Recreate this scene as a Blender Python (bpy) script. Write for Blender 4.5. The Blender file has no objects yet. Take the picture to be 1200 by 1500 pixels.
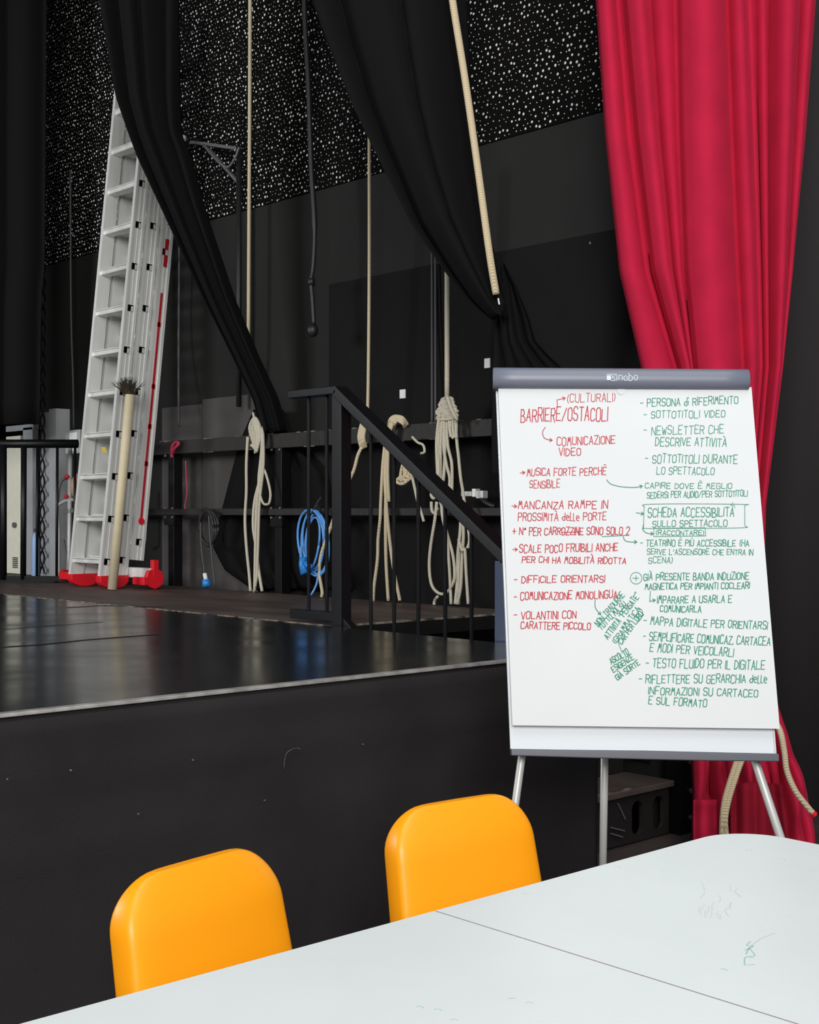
import bpy, math, random
from mathutils import Vector, Matrix
random.seed(7)
S = bpy.context.scene
COL = S.collection
# ---------------- camera ----------------
TH = math.radians(42.55)
CAM = Vector((0, 0, 1.5)); FPX = 2000.0
F = Vector((math.sin(TH), math.cos(TH), 0)); R = Vector((math.cos(TH), -math.sin(TH), 0)); Z = Vector((0, 0, 1))
cd = bpy.data.cameras.new('camera'); cam = bpy.data.objects.new('camera', cd); COL.objects.link(cam)
cam.location = CAM; cam.rotation_euler = (math.radians(90), 0, -TH)
cd.sensor_fit = 'HORIZONTAL'; cd.sensor_width = 36; cd.lens = 36 * FPX / 1200; cd.clip_end = 100
S.camera = cam
# ---------------- light ----------------
w = bpy.data.worlds.new('world'); S.world = w; w.use_nodes = True
w.node_tree.nodes['Background'].inputs[0].default_value = (0.82, 0.9, 1.0, 1)
w.node_tree.nodes['Background'].inputs[1].default_value = 0.42
def area(name, loc, tgt, sx, sy, e, c=(1, 1, 1)):
    l = bpy.data.lights.new(name, 'AREA'); l.shape = 'RECTANGLE'; l.size = sx; l.size_y = sy; l.energy = e; l.color = c
    o = bpy.data.objects.new(name, l); COL.objects.link(o); o.location = loc
    o.rotation_euler = (Vector(tgt) - Vector(loc)).to_track_quat('-Z', 'Y').to_euler()
area('hall_window_light', (-6.5, -6.5, 6.0), (3.4, 5.0, 1.4), 7.0, 4.0, 1600, (1, .985, .96))
area('hall_ceiling_light', (1.6, 0.2, 5.6), (2.2, 1.4, 0.0), 3.5, 3.5, 120, (.95, .98, 1))
area('stage_left_window_light', (-3.4, 9.0, 3.6), (5.2, 8.3, 1.9), 2.5, 2.0, 350, (.95, .98, 1))
S.view_settings.view_transform = 'Standard'; S.view_settings.look = 'None'
S.view_settings.gamma = 1; S.view_settings.exposure = 0.0; S.view_settings.use_curve_mapping = False
# ---------------- projection helpers: pixel of the photograph -> world point ----------------
def ray(px, py): return F + R * ((px - 600) / FPX) + Z * ((750 - py) / FPX)
def P(px, py, d): return CAM + ray(px, py) * d
def OX(px, py, x): r = ray(px, py); return CAM + r * (x / r.x)
def OY(px, py, y): r = ray(px, py); return CAM + r * (y / r.y)
def OZ(px, py, z): r = ray(px, py); return CAM + r * ((z - 1.5) / r.z)
# ---------------- materials ----------------
MATS = {}
def mat(name, col, rough=.6, metal=0.0, noise=0.0, nscale=20, bump=0.0, bscale=60, sheen=0.0, spec=.5, coat=0.0, col2=None, rvar=0.0, stretch=(1, 1, 1)):
    if name in MATS: return MATS[name]
    m = bpy.data.materials.new(name); m.use_nodes = True; nt = m.node_tree; b = nt.nodes['Principled BSDF']
    b.inputs['Base Color'].default_value = (*col, 1); b.inputs['Roughness'].default_value = rough
    b.inputs['Metallic'].default_value = metal; b.inputs['Specular IOR Level'].default_value = spec
    if sheen: b.inputs['Sheen Weight'].default_value = sheen; b.inputs['Sheen Tint'].default_value = (*[min(1, c * 1.6 + .05) for c in col], 1)
    if coat: b.inputs['Coat Weight'].default_value = coat; b.inputs['Coat Roughness'].default_value = .15
    tc = nt.nodes.new('ShaderNodeTexCoord'); mp = nt.nodes.new('ShaderNodeMapping'); mp.inputs['Scale'].default_value = stretch
    nt.links.new(tc.outputs['Object'], mp.inputs[0])
    n = nt.nodes.new('ShaderNodeTexNoise'); n.inputs['Scale'].default_value = nscale; n.inputs['Detail'].default_value = 6
    nt.links.new(mp.outputs[0], n.inputs['Vector'])
    if noise or col2:
        mx = nt.nodes.new('ShaderNodeMix'); mx.data_type = 'RGBA'
        c2 = col2 or tuple(c * (1 - noise) for c in col)
        mx.inputs['A'].default_value = (*col, 1); mx.inputs['B'].default_value = (*c2, 1)
        cr = nt.nodes.new('ShaderNodeMapRange'); cr.inputs[1].default_value = .35; cr.inputs[2].default_value = .65
        nt.links.new(n.outputs['Fac'], cr.inputs[0]); nt.links.new(cr.outputs[0], mx.inputs['Factor'])
        nt.links.new(mx.outputs['Result'], b.inputs['Base Color'])
    if rvar:
        rr = nt.nodes.new('ShaderNodeMapRange'); rr.inputs[1].default_value = .3; rr.inputs[2].default_value = .7
        rr.inputs[3].default_value = rough - rvar; rr.inputs[4].default_value = rough + rvar
        nt.links.new(n.outputs['Fac'], rr.inputs[0]); nt.links.new(rr.outputs[0], b.inputs['Roughness'])
    if bump:
        n2 = nt.nodes.new('ShaderNodeTexNoise'); n2.inputs['Scale'].default_value = bscale; n2.inputs['Detail'].default_value = 4
        nt.links.new(mp.outputs[0], n2.inputs['Vector'])
        bp = nt.nodes.new('ShaderNodeBump'); bp.inputs['Strength'].default_value = bump; bp.inputs['Distance'].default_value = .01
        nt.links.new(n2.outputs['Fac'], bp.inputs['Height']); nt.links.new(bp.outputs[0], b.inputs['Normal'])
    MATS[name] = m; return m
def rope_mat(name, col, col2, scale):
    m = bpy.data.materials.new(name); m.use_nodes = True; nt = m.node_tree; b = nt.nodes['Principled BSDF']
    b.inputs['Roughness'].default_value = .85
    tc = nt.nodes.new('ShaderNodeTexCoord'); wv = nt.nodes.new('ShaderNodeTexWave'); wv.wave_type = 'BANDS'; wv.bands_direction = 'DIAGONAL'
    wv.inputs['Scale'].default_value = scale; wv.inputs['Distortion'].default_value = 1.0
    mx = nt.nodes.new('ShaderNodeMix'); mx.data_type = 'RGBA'; mx.inputs['A'].default_value = (*col, 1); mx.inputs['B'].default_value = (*col2, 1)
    nt.links.new(tc.outputs['Object'], wv.inputs['Vector']); nt.links.new(wv.outputs['Fac'], mx.inputs['Factor'])
    nt.links.new(mx.outputs['Result'], b.inputs['Base Color'])
    bp = nt.nodes.new('ShaderNodeBump'); bp.inputs['Strength'].default_value = .5; bp.inputs['Distance'].default_value = .003
    nt.links.new(wv.outputs['Fac'], bp.inputs['Height']); nt.links.new(bp.outputs[0], b.inputs['Normal'])
    MATS[name] = m; return m
M = dict(
    wall=mat('black_wall_paint', (.0165, .0155, .0145), .75, noise=.25, nscale=1.5, bump=.15, bscale=90, spec=.25),
    clad=mat('matt_black_board', (.0085, .008, .0078), .8, noise=.3, nscale=2, bump=.1, spec=.15),
    greyp=mat('dark_grey_board', (.07, .062, .06), .7, noise=.3, nscale=2.5),
    drape=mat('black_stage_cloth', (.0072, .0066, .0068), .95, sheen=.03, bump=.2, bscale=300, spec=.12),
    sideDrape=mat('charcoal_cloth', (.046, .041, .042), .95, sheen=.04, bump=.2, bscale=200, spec=.12),
    skirt=mat('black_skirt_cloth', (.026, .0225, .0235), .92, sheen=.04, noise=.25, nscale=2.5, bump=.25, bscale=220, spec=.12),
    vinyl=mat('black_gloss_vinyl', (.0135, .015, .0175), .20, noise=.3, nscale=3, rvar=.05, spec=.5, bump=.012, bscale=6),
    brown=mat('worn_brown_deck', (.115, .085, .074), .55, noise=.5, nscale=5, bump=.15, bscale=50, stretch=(1, .25, 1), spec=.25),
    floor=mat('dark_floor', (.085, .062, .058), .65, noise=.45, nscale=6, bump=.1, stretch=(.25, 1, 1), spec=.3),
    red=mat('red_velvet', (.50, .0125, .047), .85, sheen=.25, noise=.12, nscale=6, bump=.08, bscale=200, spec=.15),
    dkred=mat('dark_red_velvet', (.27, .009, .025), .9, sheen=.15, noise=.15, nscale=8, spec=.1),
    alu=mat('brushed_aluminium', (.84, .84, .81), .42, metal=.25, noise=.2, nscale=8, stretch=(1, 1, .1)),
    alud=mat('aluminium_channel', (.42, .43, .43), .45, metal=.6, noise=.2, nscale=8),
    strip=mat('edge_trim_metal', (.62, .59, .56), .4, metal=.5, noise=.45, nscale=14),
    redp=mat('red_plastic', (.72, .010, .022), .4), redline=mat('red_decal', (.45, .008, .02), .5),
    black=mat('black_powder_coat', (.0045, .0045, .0055), .42, spec=.3, noise=.2, nscale=12),
    wood=mat('black_painted_timber', (.017, .0145, .013), .65, noise=.3, nscale=10, bump=.3, bscale=30),
    scuff=mat('scuffed_bare_edge', (.30, .25, .20), .8, noise=.9, nscale=18),
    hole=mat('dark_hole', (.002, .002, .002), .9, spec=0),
    dots=mat('pale_perforation', (.85, .85, .83), .6, noise=.3, nscale=8),
    perf=mat('perforated_black_sheet', (.0055, .005, .0045), .85, noise=.3, nscale=3, spec=.06),
    orange=mat('orange_plastic', (.98, .352, .004), .38, spec=.4),
    cmetal=mat('grey_chair_metal', (.45, .45, .45), .4, metal=.7),
    table=mat('white_plastic_top', (.745, .785, .765), .42, noise=.035, nscale=3, spec=.4, bump=.03, bscale=160),
    tleg=mat('grey_table_metal', (.3, .3, .32), .4, metal=.5),
    paper=mat('white_paper', (.64, .65, .65), .7, noise=.02, nscale=5, spec=.2),
    wboard=mat('gloss_whiteboard', (.66, .69, .71), .18, spec=.5),
    slate=mat('slate_grey_plastic', (.135, .145, .185), .38, spec=.5), slated=mat('slate_tray', (.07, .07, .09), .4),
    leg=mat('pale_grey_leg', (.50, .50, .48), .4, metal=.2),
    red_ink=mat('red_marker_ink', (.48, .035, .05), .6), green_ink=mat('green_marker_ink', (.02, .25, .15), .6),
    faint=mat('faded_green_ink', (.30, .52, .45), .6), faintg=mat('grey_scuff_ink', (.55, .57, .57), .6),
    logo=mat('pale_logo_print', (.55, .58, .64), .5), white=mat('white_label', (.75, .75, .75), .6),
    cream=mat('cream_door_paint', (.86, .84, .70), .5, noise=.05), greyd=mat('pale_grey_board', (.40, .41, .42), .6, noise=.15, nscale=3),
    dgrey=mat('mid_grey_metal', (.12, .12, .125), .5), navy=mat('navy_gloss_paint', (.03, .05, .10), .3, spec=.6),
    blue=mat('blue_cable_sheath', (.10, .32, .72), .4), bluep=mat('blue_plug_plastic', (.02, .22, .62), .4), pblue=mat('pale_blue_plastic', (.28, .42, .68), .4),
    tan=mat('tan_reel', (.42, .26, .16), .6), pink=mat('pink_cord', (.45, .03, .08), .7),
    tube=mat('cream_cardboard', (.66, .56, .38), .7, noise=.1, nscale=10), bristle=mat('dark_bristle', (.06, .045, .025), .9, noise=.5, nscale=60),
    yellow=mat('yellow_tag', (.5, .36, .02), .5), cable=mat('black_cable', (.011, .011, .012), .5), gcord=mat('grey_cord', (.05, .05, .055), .6),
    bolt=mat('steel_bolt', (.6, .6, .6), .3, metal=.9), seam=mat('seam_shadow_gap', (.30, .27, .26), .8),
)
M['rope'] = rope_mat('cream_rope', (.72, .61, .42), (.46, .37, .24), 60)
M['ropew'] = rope_mat('pale_rope', (.66, .62, .50), (.42, .37, .28), 70)
M['ropeb'] = rope_mat('thick_braided_rope', (.72, .60, .40), (.50, .39, .23), 60)
# ---------------- mesh builder ----------------
class MB:
    def __init__(s): s.v = []; s.f = []
    def add(s, vs, fs):
        n = len(s.v); s.v += [Vector(v) for v in vs]; s.f += [tuple(i + n for i in f) for f in fs]; return s
    def box(s, a, b):
        x0, y0, z0 = a; x1, y1, z1 = b
        return s.add([(x0,y0,z0),(x1,y0,z0),(x1,y1,z0),(x0,y1,z0),(x0,y0,z1),(x1,y0,z1),(x1,y1,z1),(x0,y1,z1)],
              [(0,3,2,1),(4,5,6,7),(0,1,5,4),(1,2,6,5),(2,3,7,6),(3,0,4,7)])
    def obox(s, o, a, b, c):   # corner and three edge vectors
        o, a, b, c = map(Vector, (o, a, b, c))
        if a.cross(b).dot(c) < 0: a, b = b, a
        return s.add([o, o+a, o+a+b, o+b, o+c, o+a+c, o+a+b+c, o+b+c], [(0,3,2,1),(4,5,6,7),(0,1,5,4),(1,2,6,5),(2,3,7,6),(3,0,4,7)])
    def bar(s, p, q, wd, hd, up=(0, 0, 1)):
        p, q = Vector(p), Vector(q); d = q - p; sd = d.cross(Vector(up)).normalized() * wd; u = sd.cross(d).normalized() * hd
        return s.obox(p - sd / 2 - u / 2, d, sd, u)
    def tube(s, pts, r, seg=8, close=False, cap=True):
        pts = [Vector(p) for p in pts]; n = len(pts); rs = r if isinstance(r, (list, tuple)) else [r] * n
        t0 = (pts[1] - pts[0]).normalized(); a = t0.orthogonal().normalized(); base = len(s.v)
        for i, p in enumerate(pts):
            if close: t = (pts[(i+1) % n] - pts[i-1])
            else: t = pts[min(i+1, n-1)] - pts[max(i-1, 0)]
            t = t.normalized() if t.length > 1e-9 else t0
            a = (a - t * a.dot(t)); a = a.normalized() if a.length > 1e-6 else t.orthogonal().normalized(); b = t.cross(a); t0 = t
            for k in range(seg):
                an = 2 * math.pi * k / seg; s.v.append(p + (a * math.cos(an) + b * math.sin(an)) * rs[i])
        for i in range(n if close else n - 1):
            j = (i + 1) % n
            for k in range(seg):
                l = (k + 1) % seg; s.f.append((base+i*seg+k, base+i*seg+l, base+j*seg+l, base+j*seg+k))
        if cap and not close:
            s.f.append(tuple(base + k for k in reversed(range(seg)))); s.f.append(tuple(base + (n-1)*seg + k for k in range(seg)))
        return s
    def prism(s, poly, d):    # polygon of points, extruded by vector d
        poly = [Vector(p) for p in poly]; d = Vector(d); n = len(poly)
        nr = Vector((0, 0, 0))
        for i in range(n): nr += poly[i].cross(poly[(i+1) % n])
        if nr.dot(d) < 0: poly.reverse()
        return s.add(poly + [p + d for p in poly], [tuple(reversed(range(n))), tuple(range(n, 2*n))] + [(i, (i+1) % n, (i+1) % n + n, i + n) for i in range(n)])
    def disc(s, c, nrm, r, d, seg=16):
        c = Vector(c); nrm = Vector(nrm).normalized(); a = nrm.orthogonal().normalized(); b = nrm.cross(a)
        return s.prism([c + (a * math.cos(2*math.pi*k/seg) + b * math.sin(2*math.pi*k/seg)) * r for k in range(seg)], nrm * d)
    def ell(s, c, rx, ry, rz, seg=14, rings=8):
        c = Vector(c); vs = [c + Vector((0,0,rz))]; fs = []
        for i in range(1, rings):
            ph = math.pi * i / rings
            for k in range(seg): an = 2*math.pi*k/seg; vs.append(c + Vector((rx*math.sin(ph)*math.cos(an), ry*math.sin(ph)*math.sin(an), rz*math.cos(ph))))
        vs.append(c - Vector((0,0,rz))); L = len(vs) - 1
        for k in range(seg):
            l = (k+1) % seg; fs.append((0, 1+k, 1+l)); fs.append((L, L-seg+l, L-seg+k))
            for i in range(rings-2): fs.append((1+i*seg+k, 1+(i+1)*seg+k, 1+(i+1)*seg+l, 1+i*seg+l))
        return s.add(vs, fs)
    def grid(s, rows):
        n, m = len(rows), len(rows[0]); b = len(s.v)
        for r_ in rows: s.v += [Vector(p) for p in r_]
        for i in range(n-1):
            for j in range(m-1): s.f.append((b+i*m+j, b+(i+1)*m+j, b+(i+1)*m+j+1, b+i*m+j+1))
        return s
    def build(s, name, m, parent=None, smooth=False, bevel=0, thick=0, subsurf=0):
        off = Vector((0, 0, 0))
        if parent is None and s.v:
            xs = [v.x for v in s.v]; ys = [v.y for v in s.v]; off = Vector(((min(xs)+max(xs))/2, (min(ys)+max(ys))/2, min(v.z for v in s.v)))
        elif parent is not None:
            p = parent
            while p is not None: off += Vector(p.location); p = p.parent
        me = bpy.data.meshes.new(name); me.from_pydata([v - off for v in s.v], [], s.f); me.update()
        me.materials.append(M[m] if isinstance(m, str) else m)
        if smooth: me.polygons.foreach_set('use_smooth', [True] * len(me.polygons))
        o = bpy.data.objects.new(name, me); COL.objects.link(o)
        if parent is None: o.location = off
        else: o.parent = parent
        if thick: md = o.modifiers.new('thick', 'SOLIDIFY'); md.thickness = thick; md.offset = 0
        if bevel:
            md = o.modifiers.new('bevel', 'BEVEL'); md.width = bevel; md.segments = 3; md.limit_method = 'ANGLE'; md.angle_limit = math.radians(40)
            me.polygons.foreach_set('use_smooth', [True] * len(me.polygons)); md.harden_normals = False
            wn = o.modifiers.new('wn', 'WEIGHTED_NORMAL'); wn.keep_sharp = True
        if subsurf: md = o.modifiers.new('sub', 'SUBSURF'); md.levels = subsurf; md.render_levels = subsurf
        return o
def tag(o, label, cat=None, group=None, kind=None):
    if label: o['label'] = label
    if cat: o['category'] = cat
    if group: o['group'] = group
    if kind: o['kind'] = kind
    return o
def root(name, loc, label, cat, group=None):
    o = bpy.data.objects.new(name, None); COL.objects.link(o); o.location = loc; o.empty_display_size = .1
    return tag(o, label, cat, group)
def struct(o, label=None): return tag(o, label, None, None, 'structure')
def smooth_path(pts, n=6):
    pts = [Vector(p) for p in pts]; out = []
    for i in range(len(pts) - 1):
        p0 = pts[max(i-1, 0)]; p1 = pts[i]; p2 = pts[i+1]; p3 = pts[min(i+2, len(pts)-1)]
        for k in range(n):
            t = k / n; out.append(.5 * ((2*p1) + (p2-p0)*t + (2*p0-5*p1+4*p2-p3)*t*t + (3*p1-p0-3*p2+p3)*t**3))
    out.append(pts[-1]); return out
def interp(tab, y):     # tab: list of (y, a, b, ...)
    if y <= tab[0][0]: return tab[0][1:]
    for a, b in zip(tab, tab[1:]):
        if y <= b[0]:
            t = (y - a[0]) / (b[0] - a[0]); return tuple(p + (q - p) * t for p, q in zip(a[1:], b[1:]))
    return tab[-1][1:]
# ======================= SETTING =======================
WX = 5.30
struct(MB().box((-4, -3, -.1), (7.5, 12.4, 0)).build('floor', 'floor'), 'dark brown hall floor')
wr = struct(MB().box((WX, 4.0, 0), (WX+.15, 12.4, 6.2)).build('wall_right', 'wall'), 'black side wall of the stage')
struct(MB().box((-4, 12.25, 0), (WX, 12.4, 6.2)).build('wall_back', 'wall'))
struct(MB().box((-4, 3.2, 6.2), (6.2, 12.4, 6.3)).build('ceiling', 'wall'))
struct(MB().box((-4.1, 3.2, 0), (-4, 12.4, 6.2)).build('wall_left', 'wall'))
# perforated sheet above, boards below
MB().box((WX-.012, 4.05, 3.49), (WX+.01, 12.2, 6.15)).build('perforated_panel', 'perf', wr)
dm = MB(); yy = 4.07; k = 0
while yy < 11.9:
    zz = 3.50; row = 0
    while zz < 5.9:
        if zz < 1.5 + .39 * (.676 * WX + .737 * yy) + .1:
            y_ = yy + random.uniform(-.011, .011) + (.016 if row % 2 else 0); z_ = zz + random.uniform(-.009, .009) + .004
            big = random.random() < .30; r = random.uniform(.0062, .0082) if big else random.uniform(.0022, .0040)
            b = len(dm.v); c = Vector((WX - .012, y_, z_))
            for (a_, q, dx) in [(i * math.pi / 3, 1, 0) for i in range(6)] : dm.v.append(c + Vector((-.0002, math.cos(a_)*r, math.sin(a_)*r)))
            dm.v.append(c + Vector((-r * .7, 0, 0)))
            for i in range(6): dm.f.append((b+i, b+6, b+(i+1) % 6))
        zz += .031; row += 1
    yy += .036
tag(dm.build('perforation', 'dots', wr), 'pale dots of the perforated sheet', kind='stuff')
MB().box((WX-.02, 4.05, .3), (WX+.01, 6.48, 2.89)).build('lower_board', 'clad', wr)
MB().box((WX-.015, 8.33, .4), (WX+.01, 8.95, 2.18)).build('grey_board', 'greyd', wr) if 0 else None
MB().box((WX-.02, 7.86, .4), (WX+.01, 8.36, 2.24)).build('grey_board', 'greyp', wr)
MB().box((WX-.026, 7.20, .4), (WX+.01, 7.84, 2.27)).build('grey_board', 'greyp', wr)
MB().box((WX-.02, 4.15, 1.9), (WX-.022+.004, 4.16, 2.5)).build('seam', 'seam', wr) if 0 else None
# white stickers on wall
for (px, py, h) in ((590, 577, 12), (714, 532, 13)):
    a = OX(px-4, py-h/2, WX-.022); b = OX(px+4, py+h/2, WX-.022)
    MB().box((WX-.024, b.y, b.z), (WX-.020, a.y, a.z)).build('sticker', 'white', wr)
a = OX(865, 356, WX-.021); MB().disc(a, (-1, 0, 0), .006, .003, 8).build('screw', 'dgrey', wr)
# hall side: cloth lined wall right of the red curtain
rows = []
for i in range(3):
    zz = [0, 3, 6.2][i]; rows.append([(6.05 + .02*math.sin(u*.35) + .006*math.sin(u*1.3+1), 3.98 - u * .07, zz) for u in range(90)])
side = struct(MB().grid(rows).build('wall_side', 'sideDrape', smooth=True, thick=.02), 'charcoal cloth lined wall of the hall')
struct(MB().box((WX+.15, 4.0, 0), (7.5, 4.12, 6.2)).build('wall_proscenium', 'wall'))
# ---- stage ----
DX = 3.79; FY = 3.16
stage = root('stage', (0, FY, 0), 'low black stage platform with glossy vinyl deck beside the stairs', 'stage')
MB().box((-4, FY+.02, .96), (DX-.002, 12.25, 1.0)).build('vinyl_deck', 'vinyl', stage)
MB().box((DX, 4.68, .94), (5.095, 8.28, .998)).build('deck_panel', 'brown', stage)
MB().box((DX, 8.286, .94), (5.095, 12.25, .998)).build('deck_panel', 'brown', stage)
MB().box((-4, FY-.010, .9935), (DX, FY+.022, 1.0035)).build('metal_edge_trim', 'strip', stage, bevel=.002)
# trim's under rail
MB().box((-4, FY+.0, .90), (DX-.01, FY+.04, .992)).build('edge_rail', 'skirt', stage)
rows = []
NR, NC = 26, 420
for i in range(NR):
    v = i / (NR-1); zz = .985 - v * .975
    row = []
    for j in range(NC):
        x = -4 + (DX + 4) * j / (NC-1)
        a = v ** .7
        dy = .010*math.sin(x*7+1.5*v) * a + .016*math.sin(x*2.3 + 3*v) * a + .006*math.sin(x*16 + 5*v) * a
        dy += .010 * math.exp(-((v - .16 - .012*math.sin(x*3)) / .016)**2) + .006 * math.exp(-((v - .36 - .02*math.sin(x*1.3+1)) / .02)**2)
        row.append((x, FY - .012 - .004*math.sin(x*9)*a - dy - .01, zz))
    rows.append(row)
MB().grid(rows).build('front_skirt', 'skirt', stage, smooth=True, thick=.003)
rows = [[(DX + .004 + .008*math.sin(j*.8), FY - .02 + j * .05, z_) for j in range(31)] for z_ in (.985, .6, .3, .01)]
MB().grid(rows).build('side_skirt', 'skirt', stage, smooth=True, thick=.003)
# inner frame under the deck (carries it)
for x in (-3.5, -1.5, .5, 2.2, 3.6):
    for y in (3.4, 6, 9, 11.8): MB().box((x, y, 0), (x+.06, y+.06, .96)).build('support_post', 'black', stage)
for y in (4.75, 7, 9.5, 12): MB().box((5.0, y, 0), (5.06, y+.06, .94)).build('support_post', 'black', stage)
# seams of tape on the vinyl, and the sheet joint
def on_deck(px, py, z=1.0): return OZ(px, py, z)
def tape(pts, wdt, name='floor_tape', m='scuff', z=1.0012):
    mb = MB(); ps = [OZ(px, py, z) for px, py in pts]
    for a, b in zip(ps, ps[1:]): mb.bar(a, b, wdt, .001)
    return mb.build(name, m, stage)
M['tapeb'] = mat('black_tape', (.006, .006, .006), .75, noise=.3)
tape([(0, 948), (60, 944), (128, 937), (180, 933), (232, 929)], .02, m='tapeb')
tape([(98, 890), (150, 887), (240, 889)], .02, m='tapeb')
tape([(0, 922), (80, 916), (150, 911)], .006, m='tapeb')
# scuffed white edge of the vinyl sheet along the brown deck
mb = MB(); yv = 4.7
while yv < 9.0:
    L = random.uniform(.05, .3); mb.box((DX-.004-random.uniform(0,.006), yv, .9985), (DX+.006, yv+L, 1.003)); yv += L + random.uniform(.0, .12)
tag(mb.build('worn_vinyl_edge', 'scuff', stage), None, kind='stuff')
mb = MB(); mb.box((DX+.1, 4.672, .990), (5.095, 4.680, .9995)); mb.build('worn_deck_edge', 'scuff', stage); MB().box((DX+.1, 4.672, .80), (5.09, 4.68, .989)).build('deck_void_shade', 'clad', stage)  # black board paints in the dark void below the deck edge
# lint specks on the skirt and deck
lint = MB()
for (px, py) in ((103,1128),(10,1141),(282,1113),(531,1090),(387,1172),(202,1192)):
    a = OY(px, py, FY-.05); lint.box((a.x-.0016, FY-.054, a.z-.0016), (a.x+.0016, FY-.05, a.z+.0016))
lint.tube(smooth_path([OY(x, y, FY-.052) for x, y in ((416,1126),(417,1113),(421,1102),(432,1096),(440,1097))], 4), .0007, 5)
tag(lint.build('lint', 'scuff', stage), None, kind='stuff')
# ---- stairs ----
st = root('stage_stairs', (4.5, 4.2, 0), 'dark brown wooden stage steps with oval cut-outs, behind the easel', 'stairs')
def oval_riser(y, z0, z1, x0, x1, holes, name):
    # plate with stadium holes, made from a strip fan around each hole
    mb = MB(); hw, hh = .040, (z1-z0)*.36; zc = (z0+z1)/2 - .005
    edges = [x0] + [v for hx in holes for v in (hx-.075, hx+.075)] + [x1]
    for a, b in zip(edges[0::2], edges[1::2]):
        if b - a > .001: mb.box((a, y, z0), (b, y+.02, z1))
    for hx in holes:
        N = 24; ring = []
        for k in range(N):
            an = 2*math.pi*k/N; cx = math.cos(an); sz = math.sin(an)
            ring.append((hx + hw*cx, zc + (hh-hw)*(1 if sz > 0 else -1 if sz < 0 else 0) + hw*sz))
        out = []
        for k in range(N):
            an = 2*math.pi*k/N; cx = math.cos(an); sz = math.sin(an); s_ = max(abs(cx), abs(sz))
            out.append((hx + .075*cx/s_, (z0+z1)/2 + (z1-z0)/2*sz/s_))
        b = len(mb.v)
        for yy_ in (y, y+.02):
            for p in ring: mb.v.append(Vector((p[0], yy_, p[1])))
            for p in out: mb.v.append(Vector((p[0], yy_, p[1])))
        for k in range(N):
            l = (k+1) % N
            mb.f += [(b+k, b+N+k, b+N+l, b+l), (b+2*N+l, b+3*N+l, b+3*N+k, b+2*N+k), (b+k, b+l, b+2*N+l, b+2*N+k)]
    return mb.build(name, 'wood', st)
for i in range(3):
    z1 = .255 + .25*i; y0 = 3.85 + .27*i
    MB().box((3.89, y0-.015, z1-.028), (5.19, y0+.275, z1)).build('tread', 'brown', st, bevel=.004)
    hs = [4.88, 5.06] if i == 0 else [4.2, 4.5, 4.8, 5.05]
    if i == 0: hs = [4.15, 4.35, 4.945, 5.10]
    hx = [v for v in hs]
    oval_riser(y0+.01, z1-.25+(0.004 if i == 0 else 0), z1-.028, 3.90, 5.18, hx, 'riser')
MB().box((3.89, 3.85, 0.0), (3.899, 4.6, .22)).build('side_board', 'wood', st); MB().box((5.181, 3.88, 0.0), (5.19, 4.6, .22)).build('side_board', 'wood', st)
MB().box((3.9, 4.6, 0), (5.2, 4.63, .93)).build('stair_void_shade', 'hole', st)  # near-black sheet stands in for the shaded void behind the steps
a = OZ(892, 1161, .256); b = OZ(922, 1155, .256); MB().box((a.x-.3, 3.838, .248), (b.x, 3.865, .2575)).build('bare_nosing', 'scuff', st)
MB().bar(OY(905, 1177, 3.852), OY(916, 1200, 3.852), .006, .006, (0,1,0)).bar(OY(895, 1212, 3.852), OY(915, 1217, 3.852), .006, .006).bar(OY(895, 1221, 3.852), OY(912, 1226, 3.852), .006, .006).build('metal_bracket', 'dgrey', st)
# stair railing, left side: handrail, newel, balusters
RXX = 3.85
def railing(name, x, label, flat_y0, newel_y, low_y, bal_slope, bal_flat, foot):
    r_ = root(name, (x, newel_y, 0), label, 'railing')
    zt = 2.055 if x < 4.5 else 2.09; sl = .70
    zl = zt - sl*(newel_y - low_y)
    mb = MB(); mb.bar((x, flat_y0, zt-.018), (x, newel_y-.005, zt-.018), .075, .036)
    mb.build('flat_handrail', 'black', r_, bevel=.004)
    MB().bar((x, newel_y+.01, zt-.022), (x, low_y, zl-.022), .075, .045).build('sloped_handrail', 'black', r_, bevel=.004)
    MB().box((x-.03, newel_y-.035, foot), (x+.03, newel_y+.03, zt-.03)).build('newel_post', 'black', r_, bevel=.003)
    for y in bal_slope:
        z1 = zt - sl*(newel_y-y) - .04; MB().tube([(x, y, z1-1.0), (x, y, z1)], .0085, 8).build('baluster', 'black', r_, smooth=False)
    for y in bal_flat:
        MB().tube([(x, y, 1.03), (x, y, zt-.03)], .0085, 8).build('baluster', 'black', r_)
    MB().bar((x, flat_y0, 1.035), (x, newel_y, 1.035), .05, .04).build('bottom_rail', 'black', r_, bevel=.003)
    MB().bar((x, newel_y, 1.035), (x, low_y+.05, 1.035 - sl*(newel_y-low_y-.05)), .04, .04).build('sloped_bottom_rail', 'black', r_, bevel=.003)
    MB().box((x-.035, low_y-.03, 0), (x+.035, low_y+.05, zl-.03)).build('lower_post', 'navy' if x < 4.5 else 'black', r_, bevel=.003)
    return r_
railing('stair_railing', RXX, 'black metal railing beside the glossy deck, sloping down behind the easel', 4.98, 4.64, 3.62, [4.44, 4.29, 4.14, 3.98, 3.83], [4.87, 4.74], .0)
rr = railing('stair_railing', 5.235, 'black metal railing on the wall side of the steps', 4.92, 4.42, 3.84, [4.25, 4.08, 3.95], [4.76, 4.58], .0)

MB().box((5.27, 3.81, 0), (5.31, 3.84, .5)).build('bolt_flange', 'black', rr)
for z_ in (.30, .17, .045): MB().disc((5.275, 3.809, z_+.03), (0, -1, 0), .011, .01, 10).build('bolt', 'bolt', rr)
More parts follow.
